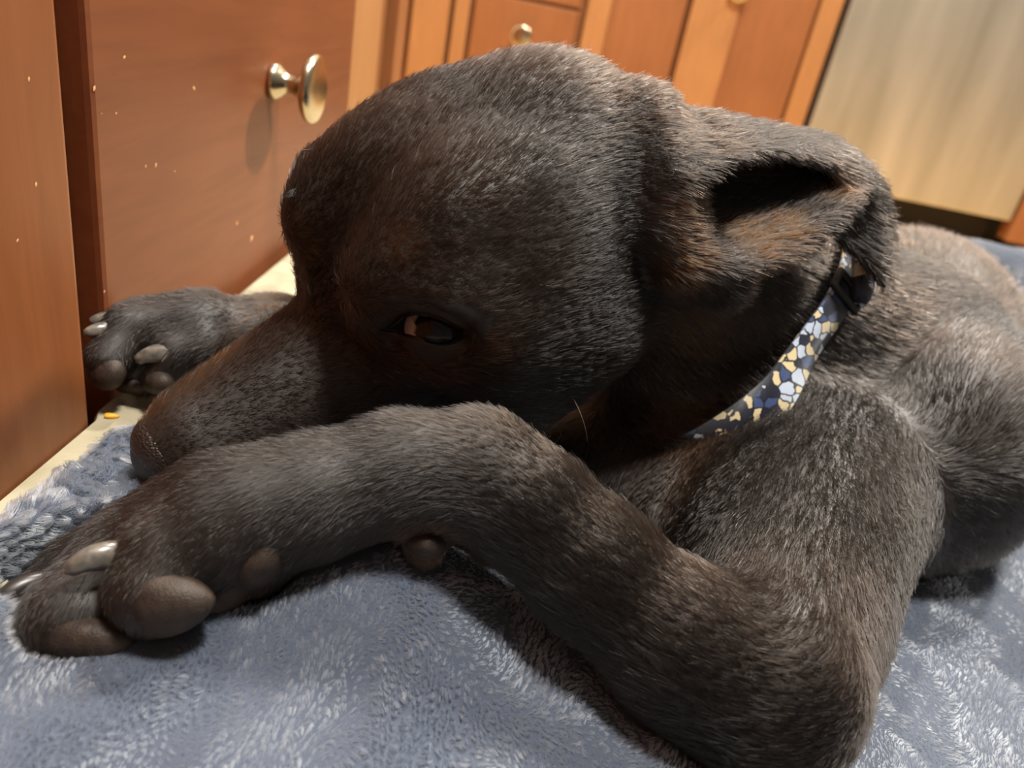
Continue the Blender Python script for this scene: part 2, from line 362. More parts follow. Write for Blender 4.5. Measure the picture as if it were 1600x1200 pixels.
STEP = .0022
def evald(kind, data, Pt):
    if kind == 'cap':
        a, b, ra, rb = data; ab = b-a; t = np.clip(((Pt-a) @ ab)/(ab @ ab), 0, 1)
        return np.linalg.norm(Pt-a-t[..., None]*ab, axis=-1)-(ra+(rb-ra)*t)
    if kind in ('ell', 'neg'):
        c, R, r = data; q = (Pt-c) @ R.T; k0 = np.linalg.norm(q/r, axis=-1); k1 = np.linalg.norm(q/r**2, axis=-1)
        return k0*(k0-1)/np.maximum(k1, 1e-9)
def bounds(kind, data):
    if kind == 'cap': a, b, ra, rb = data; r = max(ra, rb); return np.minimum(a, b)-r, np.maximum(a, b)+r
    if kind == 'pts': return data.min(0), data.max(0)
    c, R, r = data; e = np.abs(R.T) @ r; return c-e, c+e
lo = np.min([bounds(p[0], p[1])[0] for p in prims], 0)-.012; hi = np.max([bounds(p[0], p[1])[1] for p in prims], 0)+.012
nx, ny, nz = (np.ceil((hi-lo)/STEP).astype(int)+1)
G = np.full((nx, ny, nz), .05, np.float32)
def block(b0, b1, mrg):
    i0 = np.maximum(np.floor((b0-mrg-lo)/STEP).astype(int), 0); i1 = np.minimum(np.ceil((b1+mrg-lo)/STEP).astype(int)+1, [nx, ny, nz])
    ax = [lo[k]+STEP*np.arange(i0[k], i1[k]) for k in range(3)]
    Pt = np.stack(np.meshgrid(*ax, indexing='ij'), -1)
    return tuple(slice(i0[k], i1[k]) for k in range(3)), Pt
def smin(a, b, k): h = np.maximum(k-np.abs(a-b), 0)/k; return np.minimum(a, b)-h*h*k*.25
order = [p for p in prims if p[0] in ('cap', 'ell')]+[p for p in prims if p[0] == 'pts']+[p for p in prims if p[0] == 'neg']
for kind, data, k, fl in order:
    b0, b1 = bounds(kind, data)
    if kind == 'pts':
        sl, Pt = block(b0, b1, .011)
        kd = kdtree.KDTree(len(data))
        for i, q in enumerate(data): kd.insert(q, i)
        kd.balance()
        flat = Pt.reshape(-1, 3); g0 = G[sl].reshape(-1)
        d = np.array([kd.find(q)[2] for q in flat.tolist()])-EAR_R
        d = d.reshape(Pt.shape[:3])
    else:
        sl, Pt = block(b0, b1, k+.006); d = evald(kind, data, Pt)
    d = d.astype(np.float32)
    if kind == 'neg': G[sl] = -smin(-G[sl], d, k)
    else: G[sl] = smin(G[sl], d, k)

def surface_nets(G):
    s = G < 0
    cs = [s[i:nx-1+i, j:ny-1+j, k:nz-1+k] for i in (0, 1) for j in (0, 1) for k in (0, 1)]
    cnt = sum(c.astype(np.int8) for c in cs); act = (cnt > 0) & (cnt < 8)
    idx = np.full(act.shape, -1, np.int64); ii = np.argwhere(act); idx[act] = np.arange(len(ii))
    acc = np.zeros((len(ii), 3)); num = np.zeros(len(ii))
    cor = [(i, j, k) for i in (0, 1) for j in (0, 1) for k in (0, 1)]
    val = np.stack([G[ii[:, 0]+c[0], ii[:, 1]+c[1], ii[:, 2]+c[2]] for c in cor], 1)
    for a in range(8):
        for b_ in range(a+1, 8):
            ca_, cb_ = np.array(cor[a]), np.array(cor[b_])
            if np.abs(ca_-cb_).sum() != 1: continue
            va, vb = val[:, a], val[:, b_]; x = (va < 0) != (vb < 0); t = np.where(x, va/np.where(x, va-vb, 1), 0)
            acc += np.where(x[:, None], ca_+t[:, None]*(cb_-ca_), 0); num += x
    V = (ii+acc/num[:, None])*STEP+lo
    F = []
    for ax in range(3):
        o = [1 if k == ax else 0 for k in range(3)]
        a = s[:nx-o[0], :ny-o[1], :nz-o[2]]; b_ = s[o[0]:, o[1]:, o[2]:]
        e = np.argwhere(a != b_); u_, v_ = [k for k in range(3) if k != ax]
        e = e[(e[:, u_] > 0) & (e[:, v_] > 0) & (e[:, u_] < G.shape[u_]-1) & (e[:, v_] < G.shape[v_]-1)]
        q = []
        for (du, dv) in ((1, 1), (0, 1), (0, 0), (1, 0)):
            c = e.copy(); c[:, u_] -= du; c[:, v_] -= dv; q.append(idx[c[:, 0], c[:, 1], c[:, 2]])
        q = np.stack(q, 1); inside = s[e[:, 0], e[:, 1], e[:, 2]]
        flip = ~inside if ax != 1 else inside
        q[flip] = q[flip][:, ::-1]; F.append(q)
    return V, np.concatenate(F)
DV, DF = surface_nets(G)
del G
# drop loose specks, keep the largest component is not needed: everything overlaps
def np_mesh(name, V, F):
    me = bpy.data.meshes.new(name); me.vertices.add(len(V)); me.vertices.foreach_set('co', V.astype(np.float32).ravel())
    k = F.shape[1]; me.loops.add(F.size); me.loops.foreach_set('vertex_index', F.astype(np.int32).ravel())
    me.polygons.add(len(F)); me.polygons.foreach_set('loop_start', np.arange(0, F.size, k, dtype=np.int32))
    me.update(calc_edges=True); me.validate(); smooth(me); return me
# light relaxation of the grid steps
E_ = np.concatenate([DF[:, [0, 1]], DF[:, [1, 2]], DF[:, [2, 3]], DF[:, [3, 0]]])
def relax(V, it, lam):
    deg = np.bincount(E_[:, 0], minlength=len(V))+np.bincount(E_[:, 1], minlength=len(V))
    for l_ in ([lam, -lam*1.02]*it):
        S = np.zeros_like(V)
        for c in range(3): S[:, c] = np.bincount(E_[:, 0], V[E_[:, 1], c], len(V))+np.bincount(E_[:, 1], V[E_[:, 0], c], len(V))
        V = V+l_*(S/deg[:, None]-V)
    return V
DV = relax(DV, 3, .5)
dog_me = np_mesh('dog', DV, DF)
M_SKIN = simple('dog_skin', lin(30, 22, 17), .55)
dog = link('dog', dog_me, M_SKIN)
tag(dog, 'black-brown short-haired dog lying with its muzzle behind its foreleg', 'dog')

tris = np.concatenate([DF[:, :3], DF[:, [0, 2, 3]]])
BVH = BVHTree.FromPolygons([tuple(v) for v in DV.tolist()], [tuple(t) for t in DF.tolist()])
def hit(px, py, off=0.0):                          # first dog surface seen through a photo pixel
    d = unit(P(px, py, 1)-CAM); h = BVH.ray_cast(Vector(CAM), Vector(d))
    return None if h[0] is None else np.array(h[0])-d*off
dog_nor = np.zeros(len(DV)*3, np.float32); dog_me.vertices.foreach_get('normal', dog_nor); dog_nor = dog_nor.reshape(-1, 3).astype(float)

# ------------------------------------------------------------------ eyes
mt, nt, b, N, L = mat('eye'); at = N.new('ShaderNodeAttribute'); at.attribute_name = 'eye_col'
L.new(at.outputs['Color'], b.inputs['Base Color']); inp(b, Roughness=.2, Coat_Weight=.25, Coat_Roughness=.03, Specular_IOR_Level=.2)
M_EYE = mt
M_LID = simple('eyelid_skin', lin(24, 17, 13), .5)
def eyeball(c, gaze):
    bm = bmesh.new(); bmesh.ops.create_uvsphere(bm, u_segments=48, v_segments=32, radius=EYE_R)
    me = bpy.data.meshes.new('eye'); bm.to_mesh(me); bm.free(); smooth(me)
    a = me.attributes.new('eye_col', 'FLOAT_COLOR', 'POINT'); cols = []
    g = Vector(unit(gaze))
    for v in me.vertices:
        t = math.degrees(v.co.angle(g))
        if t < 17: c_ = lin(6, 5, 5)
        elif t < 43: c_ = lin(17, 12, 9)
        elif t < 47: c_ = lin(10, 8, 7)
        else: c_ = lin(158, 140, 134)
        cols += c_
        if t < 40: v.co *= 1+.05*(1-(t/40)**2)
    a.data.foreach_set('color', cols)
    o = link('eye', me, M_EYE, dog); o.location = c; o['label'] = 'dark glossy eye with a pale rim of white'
    return o
gaze = unit(P(696, 520, .25)-EYC)
eyeball(EYC, gaze); eyeball(EYCR, gaze-2*(gaze @ HL)*HL)
# lids: a skin ring from the almond opening out under the fur
ALM = [(594, 517), (612, 509), (632, 495), (652, 491), (676, 496), (700, 506), (724, 519), (716, 530), (700, 537), (682, 538), (664, 534), (644, 526), (622, 520)]
def closed_spline(pts, n):
    a = np.array(pts, float); m_ = len(a); t = np.linspace(0, m_, n, endpoint=False); i = np.floor(t).astype(int); f = (t-i)[:, None]
    p0, p1, p2, p3 = a[(i-1) % m_], a[i % m_], a[(i+1) % m_], a[(i+2) % m_]
    return .5*((2*p1)+(-p0+p2)*f+(2*p0-5*p1+4*p2-p3)*f*f+(-p0+3*p1-3*p2+p3)*f**3)
def on_sphere(px, py, c, r):
    d = unit(P(px, py, 1)-CAM); oc = CAM-c; b_ = oc @ d; q = b_*b_-(oc @ oc-r*r)
    return CAM+d*(-b_-math.sqrt(q)) if q > 0 else CAM+d*(-b_)
al = closed_spline(ALM, 64); cen = np.array([668., 515.]); rings = []
ths = np.arctan2((al[:, 1]-cen[1])/62, (al[:, 0]-cen[0])/92); ell_ = np.stack([cen[0]+96*np.cos(ths), cen[1]+66*np.sin(ths)], 1)
for t in (-.06, 0, .06, .14, .26, .42, .62, .82, 1.0):
    row = []
    for q, e in zip(al, ell_):
        w_ = q*(1-t)+e*t; sp_ = on_sphere(w_[0], w_[1], EYC, EYE_R+(.0010 if t > 0 else .0002)); D_ = unit(w_[0] and P(w_[0], w_[1], 1)-CAM)
        ds = (sp_-CAM) @ D_; he = hit(e[0], e[1]); dh = (he-CAM) @ unit(P(e[0], e[1], 1)-CAM)+.0012*(t > .9)
        k = t*t*(3-2*t) if t > 0 else 0; inside = np.linalg.norm(CAM+D_*((EYC-CAM) @ D_)-EYC) < EYE_R
        dd_ = ds*(1-k)+dh*k-.0016*math.sin(math.pi*min(1, max(0, t))**.6)
        if inside: dd_ = min(dd_, ds)
        row.append(CAM+D_*dd_)
    rings.append(row)
def lid_mesh(rs, flip):
    v = [tuple(q) for r_ in rs for q in r_]; n = 64; f = []
    for i_ in range(len(rs)-1):
        for k in range(n):
            t = (i_*n+k, i_*n+(k+1) % n, (i_+1)*n+(k+1) % n, (i_+1)*n+k); f.append(t[::-1] if flip else t)
    me = mesh('eyelid', v, f); me.polygons.foreach_set('material_index', [0 if k < 3*n else 1 for k in range(len(f))]); return me
M_LIDF = simple('eyelid_short_hair', lin(50, 36, 24), .6)
link('eyelid', lid_mesh(rings, True), M_LID, dog).data.materials.append(M_LIDF)
link('eyelid', lid_mesh([mir(np.array(r_)) for r_ in rings], False), M_LID, dog).data.materials.append(M_LIDF)

# ------------------------------------------------------------------ nose, pads, nails
mt, nt, b, N, L = mat('nose_leather')
tc = N.new('ShaderNodeTexCoord'); v1 = N.new('ShaderNodeTexVoronoi'); v1.inputs['Scale'].default_value = 900; L.new(tc.outputs['Object'], v1.inputs[0])
bp = N.new('ShaderNodeBump'); bp.inputs['Strength'].default_value = .8; bp.inputs['Distance'].default_value = .0006; bp.invert = True
L.new(v1.outputs['Distance'], bp.inputs['Height']); L.new(bp.outputs[0], b.inputs['Normal']); inp(b, Base_Color=lin(34, 26, 22), Roughness=.42)
M_NOSE = mt
bm = bmesh.new(); bmesh.ops.create_icosphere(bm, subdivisions=5, radius=1)
for v in bm.verts:
    c = np.array(v.co); q = c*np.array([1.25, 1.75, 1.45])
    for sgn in (1, -1):                                     # nostrils
        d = np.linalg.norm((c-unit((.8, .52*sgn, -.1)))*np.array([1, 1, .8])); q[0] -= .55*math.exp(-(d/.22)**2)
    q[0] -= .12*math.exp(-(c[1]/.08)**2)*max(0, -c[2]+.2)
    v.co = q*.0092
me = bpy.data.meshes.new('nose'); bm.to_mesh(me); bm.free(); smooth(me)
nose = link('nose', me, M_NOSE, dog); nose.matrix_world = Matrix.Translation(Vector(H(9.75, 0, -3.6))) @ Matrix(HR.T.tolist()).to_4x4()
nose['label'] = 'pebbled dark brown nose leather'; NOSE_C = H(9.75, 0, -3.6)

mt, nt, b, N, L = mat('paw_pad')
tc = N.new('ShaderNodeTexCoord'); n1 = N.new('ShaderNodeTexNoise'); n1.inputs['Scale'].default_value = 260; n1.inputs['Detail'].default_value = 5; L.new(tc.outputs['Object'], n1.inputs[0])
cr = ramp(N, [(.3, lin(36, 28, 23)), (.7, lin(62, 49, 39))]); L.new(n1.outputs[0], cr.inputs[0]); L.new(cr.outputs[0], b.inputs['Base Color'])
v1 = N.new('ShaderNodeTexVoronoi'); v1.inputs['Scale'].default_value = 1500; L.new(tc.outputs['Object'], v1.inputs[0])
bp = N.new('ShaderNodeBump'); bp.inputs['Strength'].default_value = .35; bp.inputs['Distance'].default_value = .0004; L.new(v1.outputs['Distance'], bp.inputs['Height']); L.new(bp.outputs[0], b.inputs['Normal']); inp(b, Roughness=.62, Specular_IOR_Level=.35)
M_PAD = mt
nofur = [(NOSE_C, .0128)]
def pad(px, py, d, ax, ay, ang, cz, tri=0.0):
    """ellipsoid pad, half sizes in metres across/down/deep, turned by ang in the view plane"""
    bm = bmesh.new(); bmesh.ops.create_icosphere(bm, subdivisions=4, radius=1)
    ca_, sa_ = math.cos(ang), math.sin(ang); A = ca_*EX+sa_*EY; B = -sa_*EX+ca_*EY; D_ = unit(P(px, py, 1)-CAM)
    c0 = P(px, py, d)
    for v in bm.verts:
        x, y, z = v.co; k = 1-tri*max(y, -.3)
        v.co = c0*0 + A*x*ax*k + B*y*ay + D_*z*cz
    me = bpy.data.meshes.new('pad'); bm.to_mesh(me); bm.free(); smooth(me)
    o = link('paw_pad', me, M_PAD, dog); o.location = c0; o['label'] = 'leathery dark brown paw pad'
    return o
mpx = .224/FPX
pad(247, 943, .2222, 86*mpx, 54*mpx, .08, .0125, .28)
pad(114, 1000, .2266, 100*mpx, 44*mpx, .10, .0125, .15)
pad(400, 874, .2352, 62*mpx, 44*mpx, -.75, .0130, .2)
pad(350, 922, .2415, 72*mpx, 40*mpx, -.62, .0130, .1)
pad(664, 852, .2500, 36*mpx, 26*mpx, .1, .0080, .1)
mpx = .35/FPX
pad(166, 580, .3410, 31*mpx, 29*mpx, .5, .0090)
pad(248, 597, .3460, 24*mpx, 20*mpx, .2, .0080)
pad(205, 602, .3560, 34*mpx, 14*mpx, .1, .0080)

mt, nt, b, N, L = mat('nail'); tc = N.new('ShaderNodeTexCoord'); n1 = N.new('ShaderNodeTexNoise'); n1.inputs['Scale'].default_value = 300; L.new(tc.outputs['Object'], n1.inputs[0])
cr = ramp(N, [(.35, lin(74, 70, 66)), (.7, lin(112, 104, 92))]); L.new(n1.outputs[0], cr.inputs[0]); L.new(cr.outputs[0], b.inputs['Base Color']); inp(b, Roughness=.28, Coat_Weight=.3)
M_NAIL = mt; M_NAIL2 = simple('dark_nail', lin(34, 27, 23), .35)
def nail(pts, r0, mt=None):
    c = np.array([P(*q) for q in pts]); n = 14; t = np.linspace(0, 1, n); a, b_, c_ = c
    path = (1-t)[:, None]**2*a+2*((1-t)*t)[:, None]*b_+t[:, None]**2*c_
    v, f, sg = [], [], 16
    for i_ in range(n):
        tg = unit(path[min(i_+1, n-1)]-path[max(i_-1, 0)]); s1 = unit(np.cross(tg, FW)); s2 = np.cross(tg, s1)
        r = r0*(1-.62*t[i_]**1.6)*(1 if i_ < n-1 else .25)
        for k in range(sg):
            w_ = 2*math.pi*k/sg; v.append(path[i_]+r*(math.cos(w_)*s1+.8*math.sin(w_)*s2))
    for i_ in range(n-1):
        for k in range(sg): f.append((i_*sg+k, i_*sg+(k+1) % sg, (i_+1)*sg+(k+1) % sg, (i_+1)*sg+k))
    f.append(tuple(range((n-1)*sg, n*sg)))
    o = link('nail', mesh('nail', v, f), mt or M_NAIL, dog); return o
nail([(205, 872, .2290), (145, 858, .2190), (102, 896, .2185)], .0050)
nail([(70, 912, .2480), (15, 915, .2400), (-8, 950, .2370)], .0044, M_NAIL2)
nail([(200, 522, .3500), (152, 508, .3380), (132, 524, .3370)], .0046)
nail([(212, 502, .3560), (160, 491, .3470), (140, 504, .3455)], .0040)
nail([(290, 556, .3480), (236, 544, .3400), (212, 566, .3400)], .0052)

# ------------------------------------------------------------------ dog bed and blanket
sst = lambda a, b_, x: (lambda t: t*t*(3-2*t))(np.clip((x-a)/(b_-a), 0, 1))
BC, BH, BR = np.array([.235, .40]), np.array([.4225, .66]), .25
def bdist(x, y):                                    # depth inside the rounded outline of the bed
    r = np.where((x < .2), .03, BR)
    qx = np.abs(x-BC[0])-BH[0]+r; qy = np.abs(y-BC[1])-BH[1]+r
    return -(np.hypot(np.maximum(qx, 0), np.maximum(qy, 0))+np.minimum(np.maximum(qx, qy), 0)-r)
def h_bed(x, y):
    h = .108+.043*sst(.30, -.06, x)
    d = bdist(x, y); far = np.maximum(sst(.34, .48, x), sst(.72, .90, y)*sst(-.05, .25, x))
    h = h+far*.072*np.exp(-((d-.085)/.055)**2)
    return h
NXB, NYB = 190, 260
def dog_floor(x, y, z):                             # underside of the dog above a point
    h = BVH.ray_cast(Vector((x, y, -.02)), Vector((0, 0, 1)))
    return h[0].z if h[0] is not None else 9.0
xb = BC[0]-BH[0]+2*BH[0]*np.linspace(0, 1, 130)**1.35; yb = np.linspace(BC[1]-BH[1], BC[1]+BH[1], 170)
def xe(y):                                          # left edge of the blanket
    return np.interp(y, [-.3, .12, .197, .2305, .258, .29, .40, .60, .80, 1.1], [-.150, -.162, -.161, -.163, -.160, -.138, -.03, .12, .20, .26])
V, Fc = [], []
XX, YY = np.meshgrid(xb, yb, indexing='ij')
Z0 = h_bed(XX, YY)
under = np.array([[dog_floor(x, y, 0) for y in yb] for x in xb])
bz = np.minimum(Z0, under-.010)
rd = np.clip(bdist(XX, YY)/np.where(XX < .1, .007, .028), 0, 1)
bz = np.maximum(bz*np.sqrt(1-(1-rd)**2*.999)-.0, .012)
me_v = np.stack([XX, YY, bz], -1).reshape(-1, 3); ny_ = len(yb)
# pull the rectangular grid onto the rounded outline
bdv = bdist(me_v[:, 0], me_v[:, 1]); off_ = bdv < 0
cc_ = np.array([BC[0]+BH[0]-BR, BC[1]+BH[1]-BR])
for i_ in np.where(off_)[0]:
    c2 = np.array([BC[0]+BH[0]-BR, BC[1]+BH[1]-BR if me_v[i_, 1] > BC[1] else BC[1]-BH[1]+BR])
    if me_v[i_, 0] < .2: c2 = np.array([BC[0]-BH[0]+.03, BC[1]+math.copysign(BH[1]-.03, me_v[i_, 1]-BC[1])]); rr_ = .03
    else: rr_ = BR
    me_v[i_, :2] = c2+unit(me_v[i_, :2]-c2)*rr_
# the cushion gives way where the proud door stands
me_v[:, 0] = np.where((me_v[:, 1] < .284) & (me_v[:, 0] < -.1765), -.1765, me_v[:, 0])
fc = [(i_*ny_+j_, (i_+1)*ny_+j_, (i_+1)*ny_+j_+1, i_*ny_+j_+1) for i_ in range(len(xb)-1) for j_ in range(ny_-1)]
nb = len(me_v); bot = me_v.copy(); bot[:, 2] = .002
rim = [i_*ny_ for i_ in range(len(xb))]+[(len(xb)-1)*ny_+j_ for j_ in range(1, ny_)]+[i_*ny_+ny_-1 for i_ in range(len(xb)-2, -1, -1)]+[j_ for j_ in range(ny_-2, 0, -1)]
vall = np.concatenate([me_v, bot[rim]]); nr = len(rim)
fc += [(rim[(k+1) % nr], rim[k], nb+k, nb+(k+1) % nr) for k in range(nr)]+[tuple(range(nb+nr-1, nb-1, -1))]
mt, nt, b, N, L = mat('beige_canvas')
tc = N.new('ShaderNodeTexCoord'); wv = N.new('ShaderNodeTexWave'); wv.inputs['Scale'].default_value = 420; wv.bands_direction = 'X'; wv.inputs['Distortion'].default_value = .6
wv2 = N.new('ShaderNodeTexWave'); wv2.inputs['Scale'].default_value = 420; wv2.bands_direction = 'Y'; wv2.inputs['Distortion'].default_value = .6
L.new(tc.outputs['Object'], wv.inputs[0]); L.new(tc.outputs['Object'], wv2.inputs[0])
ad = N.new('ShaderNodeMath'); ad.operation = 'ADD'; L.new(wv.outputs['Fac'], ad.inputs[0]); L.new(wv2.outputs['Fac'], ad.inputs[1])
n1 = N.new('ShaderNodeTexNoise'); n1.inputs['Scale'].default_value = 40; n1.inputs['Detail'].default_value = 6; L.new(tc.outputs['Object'], n1.inputs[0])
cr = ramp(N, [(.3, lin(148, 138, 112)), (.75, lin(182, 172, 146))]); L.new(n1.outputs[0], cr.inputs[0]); L.new(cr.outputs[0], b.inputs['Base Color'])
bp = N.new('ShaderNodeBump'); bp.inputs['Strength'].default_value = .5; bp.inputs['Distance'].default_value = .0004; L.new(ad.outputs[0], bp.inputs['Height']); L.new(bp.outputs[0], b.inputs['Normal']); inp(b, Roughness=.9)
bed = link('dog_bed', mesh('dog_bed', vall, fc), mt); tag(bed, 'beige canvas dog bed cushion pressed against the drawer cabinet', 'dog bed')

# blanket sheet
us = np.linspace(0, 1, 260)**1.25; ys = np.unique(np.concatenate([np.linspace(BC[1]-BH[1]+.03, .08, 80), np.linspace(.08, .40, 230), np.linspace(.40, BC[1]+BH[1]-.012, 150)]))
UU, YB_ = np.meshgrid(us, ys, indexing='ij')
X0 = xe(YB_); X1 = BC[0]+BH[0]-.015-np.where(YB_ > BC[1]+BH[1]-BR, BR-np.sqrt(np.maximum(BR**2-(YB_-(BC[1]+BH[1]-BR))**2, 0)), 0)*.97
XB_ = X0+(X1-X0)*UU
edge = XB_-X0                                       # distance from the blanket's left hem
Q = np.stack([XB_, YB_, np.zeros_like(XB_)], -1)
Z = h_bed(XB_, YB_)+.0075
Z += .0032*noise3(Q, 28, 3)+.0014*noise3(Q, 90, 4)
sher = sst(.12, .02, edge)*sst(.13, .18, YB_)*sst(.46, .34, YB_)      # turned-back shaggy side along the hem
ridge = 1-np.abs(noise3(Q*np.array([1.4, .8, 1]), 260, 11)); ridge2 = 1-np.abs(noise3(Q*np.array([1.3, .9, 1]), 620, 12))
Z += sher*(.0042*ridge+.0034*ridge2+.003*np.exp(-((edge-.012)/.012)**2)+.0055*np.exp(-((edge-.035)/.008)**2)-.004*np.exp(-((edge-.050)/.006)**2))
Z -= .006*sst(.004, 0, edge)
Z += .020*np.exp(-((XB_+.035)/.055)**2-((YB_-.205)/.035)**2)        # ruck pushed up under the foreleg
farw = sst(.55, .9, YB_)*sst(.2, .4, XB_); Z += farw*.018*noise3(Q*np.array([1, 1, 1]), 44, 9)
und = np.array([[dog_floor(x, y, 0) for x, y in zip(rx, ry)] for rx, ry in zip(XB_, YB_)])
lim = und-.0022
Zl = np.minimum(Z, lim)
for _ in range(6):                                   # soften the dents
    S = Zl.copy(); S[1:-1, 1:-1] = (Zl[:-2, 1:-1]+Zl[2:, 1:-1]+Zl[1:-1, :-2]+Zl[1:-1, 2:])/4
    Zl = np.minimum(np.where(Z-Zl > .0005, S, np.minimum(S*.3+Zl*.7, Z)), lim)
edge_r = np.clip((X1-XB_)/.03, 0, 1); 
BV = np.stack([XB_, YB_, Zl], -1); nu, nv = BV.shape[:2]
ii = np.arange(nu*nv).reshape(nu, nv)
BF = np.stack([ii[:-1, :-1], ii[1:, :-1], ii[1:, 1:], ii[:-1, 1:]], -1).reshape(-1, 4)
bl_me = np_mesh('blanket', BV.reshape(-1, 3), BF)
mt, nt, b, N, L = mat('fleece_base'); inp(b, Base_Color=lin(60, 68, 82), Roughness=.9, Sheen_Weight=.2, Sheen_Roughness=.5)
blanket = link('blanket', bl_me, mt); tag(blanket, 'blue-grey plush fleece blanket spread over the dog bed', 'blanket')
sd = blanket.modifiers.new('thickness', 'SOLIDIFY'); sd.thickness = .004; sd.offset = -1

# crumbs
M_CRUMB = simple('corn_crumb', lin(226, 166, 40), .5)
def crumb(px, py, sx, sy, sz, rot, label):
    bm = bmesh.new(); bmesh.ops.create_icosphere(bm, subdivisions=3, radius=1)
    for v in bm.verts:
        k = 1+.22*float(noise3(np.array(v.co)[None], 3.0, 5)[0]); v.co = Vector((v.co.x*sx*k, v.co.y*sy*k, v.co.z*sz*k))
    me = bpy.data.meshes.new('crumb'); bm.to_mesh(me); bm.free(); smooth(me)
    d = P(px, py, 1)-CAM; z = .151; 
    for _ in range(4): q = CAM+d*((z-CAM[2])/d[2]); z = float(np.minimum(h_bed(q[0], q[1]), 9))
    o = link('crumb', me, M_CRUMB); o.location = q+np.array([0, 0, sz*.8]); o.rotation_euler = (0, 0, rot); tag(o, label, 'crumb', 'crumbs on the dog bed')
crumb(174, 652, .0036, .0017, .0012, .35, 'larger yellow crumb lying on the bare beige cushion')
crumb(228, 611, .0012, .0010, .0010, .2, 'tiny yellow crumb right under the far paw')

# ------------------------------------------------------------------ collar
pa, pb, pm = hit(1148, 632), hit(1312, 420), hit(1245, 540)
nax = unit(NK1-NK0); cl = unit(pb-pa); cn = unit(nax-(nax @ cl)*cl)          # strap plane normal along the neck
cc0 = NK0+nax*((pm-NK0) @ cn)/(nax @ cn)
e1 = unit(pm-cc0-((pm-cc0) @ cn)*cn); e2 = np.cross(cn, e1)
NA = 120; ring = []
for side in (-.5, 0, .5):
    row = []
    for k in range(NA):
        a = 2*math.pi*k/NA; d = math.cos(a)*e1+math.sin(a)*e2; o_ = cc0+cn*side*.0150
        h = BVH.ray_cast(Vector(o_), Vector(d)); row.append(min(h[3] if h[0] is not None else .06, .085))
    row = np.array(row)
    for _ in range(30): row = (np.roll(row, 1)+row*2+np.roll(row, -1))/4
    ring.append(row)
ring = np.array(ring); base_r = ring.max(0)*.4+ring*.6
def strap_pts(lift, a0, a1, n, width=.0150):
    out_ = []
    for t in np.linspace(a0, a1, n):
        k = (t % (2*math.pi))/(2*math.pi)*NA; i0 = int(k) % NA; f = k-int(k); row = []
        for si, side in enumerate((-.5, 0, .5)):
            r = base_r[si, i0]*(1-f)+base_r[si, (i0+1) % NA]*f + (lift(t) if callable(lift) else lift)
            row.append(cc0+cn*side*width+r*(math.cos(t)*e1+math.sin(t)*e2))
        out_.append(row)
    return np.array(out_)
def strap_mesh(A, closed):
    n = len(A); v = [tuple(q) for row in A for q in row]; f = []
    for i_ in range(n if closed else n-1):
        for c in range(2): f.append((i_*3+c, ((i_+1) % n)*3+c, ((i_+1) % n)*3+c+1, i_*3+c+1))
    return mesh('strap', v, f)
mt, nt, b, N, L = mat('floral_webbing')
tc = N.new('ShaderNodeTexCoord'); nz_ = N.new('ShaderNodeTexNoise'); nz_.inputs['Scale'].default_value = 260; L.new(tc.outputs['Object'], nz_.inputs[0])
mxv = N.new('ShaderNodeVectorMath'); mxv.operation = 'SCALE'; mxv.inputs[3].default_value = .0028; L.new(nz_.outputs['Color'], mxv.inputs[0])
adv = N.new('ShaderNodeVectorMath'); adv.operation = 'ADD'; L.new(tc.outputs['Object'], adv.inputs[0]); L.new(mxv.outputs[0], adv.inputs[1])
v1 = N.new('ShaderNodeTexVoronoi'); v1.inputs['Scale'].default_value = 190; L.new(adv.outputs[0], v1.inputs[0])
sp = N.new('ShaderNodeSeparateColor'); L.new(v1.outputs['Color'], sp.inputs[0])
cr = ramp(N, [(0, lin(22, 26, 44)), (.25, lin(60, 78, 120)), (.42, lin(222, 204, 160)), (.64, lin(196, 208, 226)), (.80, lin(28, 32, 50))]); cr.color_ramp.interpolation = 'CONSTANT'
L.new(sp.outputs[0], cr.inputs[0])
v2 = N.new('ShaderNodeTexVoronoi'); v2.feature = 'DISTANCE_TO_EDGE'; v2.inputs['Scale'].default_value = 190; L.new(adv.outputs[0], v2.inputs[0])
gt = N.new('ShaderNodeMath'); gt.operation = 'GREATER_THAN'; gt.inputs[1].default_value = .07; L.new(v2.outputs['Distance'], gt.inputs[0])
mx = N.new('ShaderNodeMix'); mx.data_type = 'RGBA'; mx.inputs[6].default_value = lin(20, 22, 32); L.new(gt.outputs[0], mx.inputs[0]); L.new(cr.outputs[0], mx.inputs[7]); L.new(mx.outputs[2], b.inputs['Base Color'])
wv = N.new('ShaderNodeTexWave'); wv.inputs['Scale'].default_value = 700; L.new(tc.outputs['Object'], wv.inputs[0])
bp = N.new('ShaderNodeBump'); bp.inputs['Strength'].default_value = .5; bp.inputs['Distance'].default_value = .0004; L.new(wv.outputs['Fac'], bp.inputs['Height']); L.new(bp.outputs[0], b.inputs['Normal'])
inp(b, Roughness=.35, Sheen_Weight=.2)
M_WEB = mt; M_BUCKLE = simple('black_plastic', lin(22, 20, 19), .38)
collar = empty('collar', cc0); tag(collar, 'flower-patterned blue and cream webbing collar around the dog neck', 'collar')
def csub(name, me, mt):
    o = sub(name, me, mt, collar); md = o.modifiers.new('thickness', 'SOLIDIFY'); md.thickness = .0016; md.offset = 1; return o
csub('strap', strap_mesh(strap_pts(.0030, 0, 2*math.pi*(1-1/150), 150), True), M_WEB)
def ang_of(q): v = q-cc0; return math.atan2(v @ e2, v @ e1)
ab = ang_of(hit(1312, 470)); sg = 1 if ang_of(pb) > ang_of(pa) else -1
LO = [(1336, 488), (1358, 468), (1366, 432), (1356, 402), (1342, 382)]; LI = [(1318, 462), (1326, 440), (1333, 415), (1333, 398), (1330, 382)]
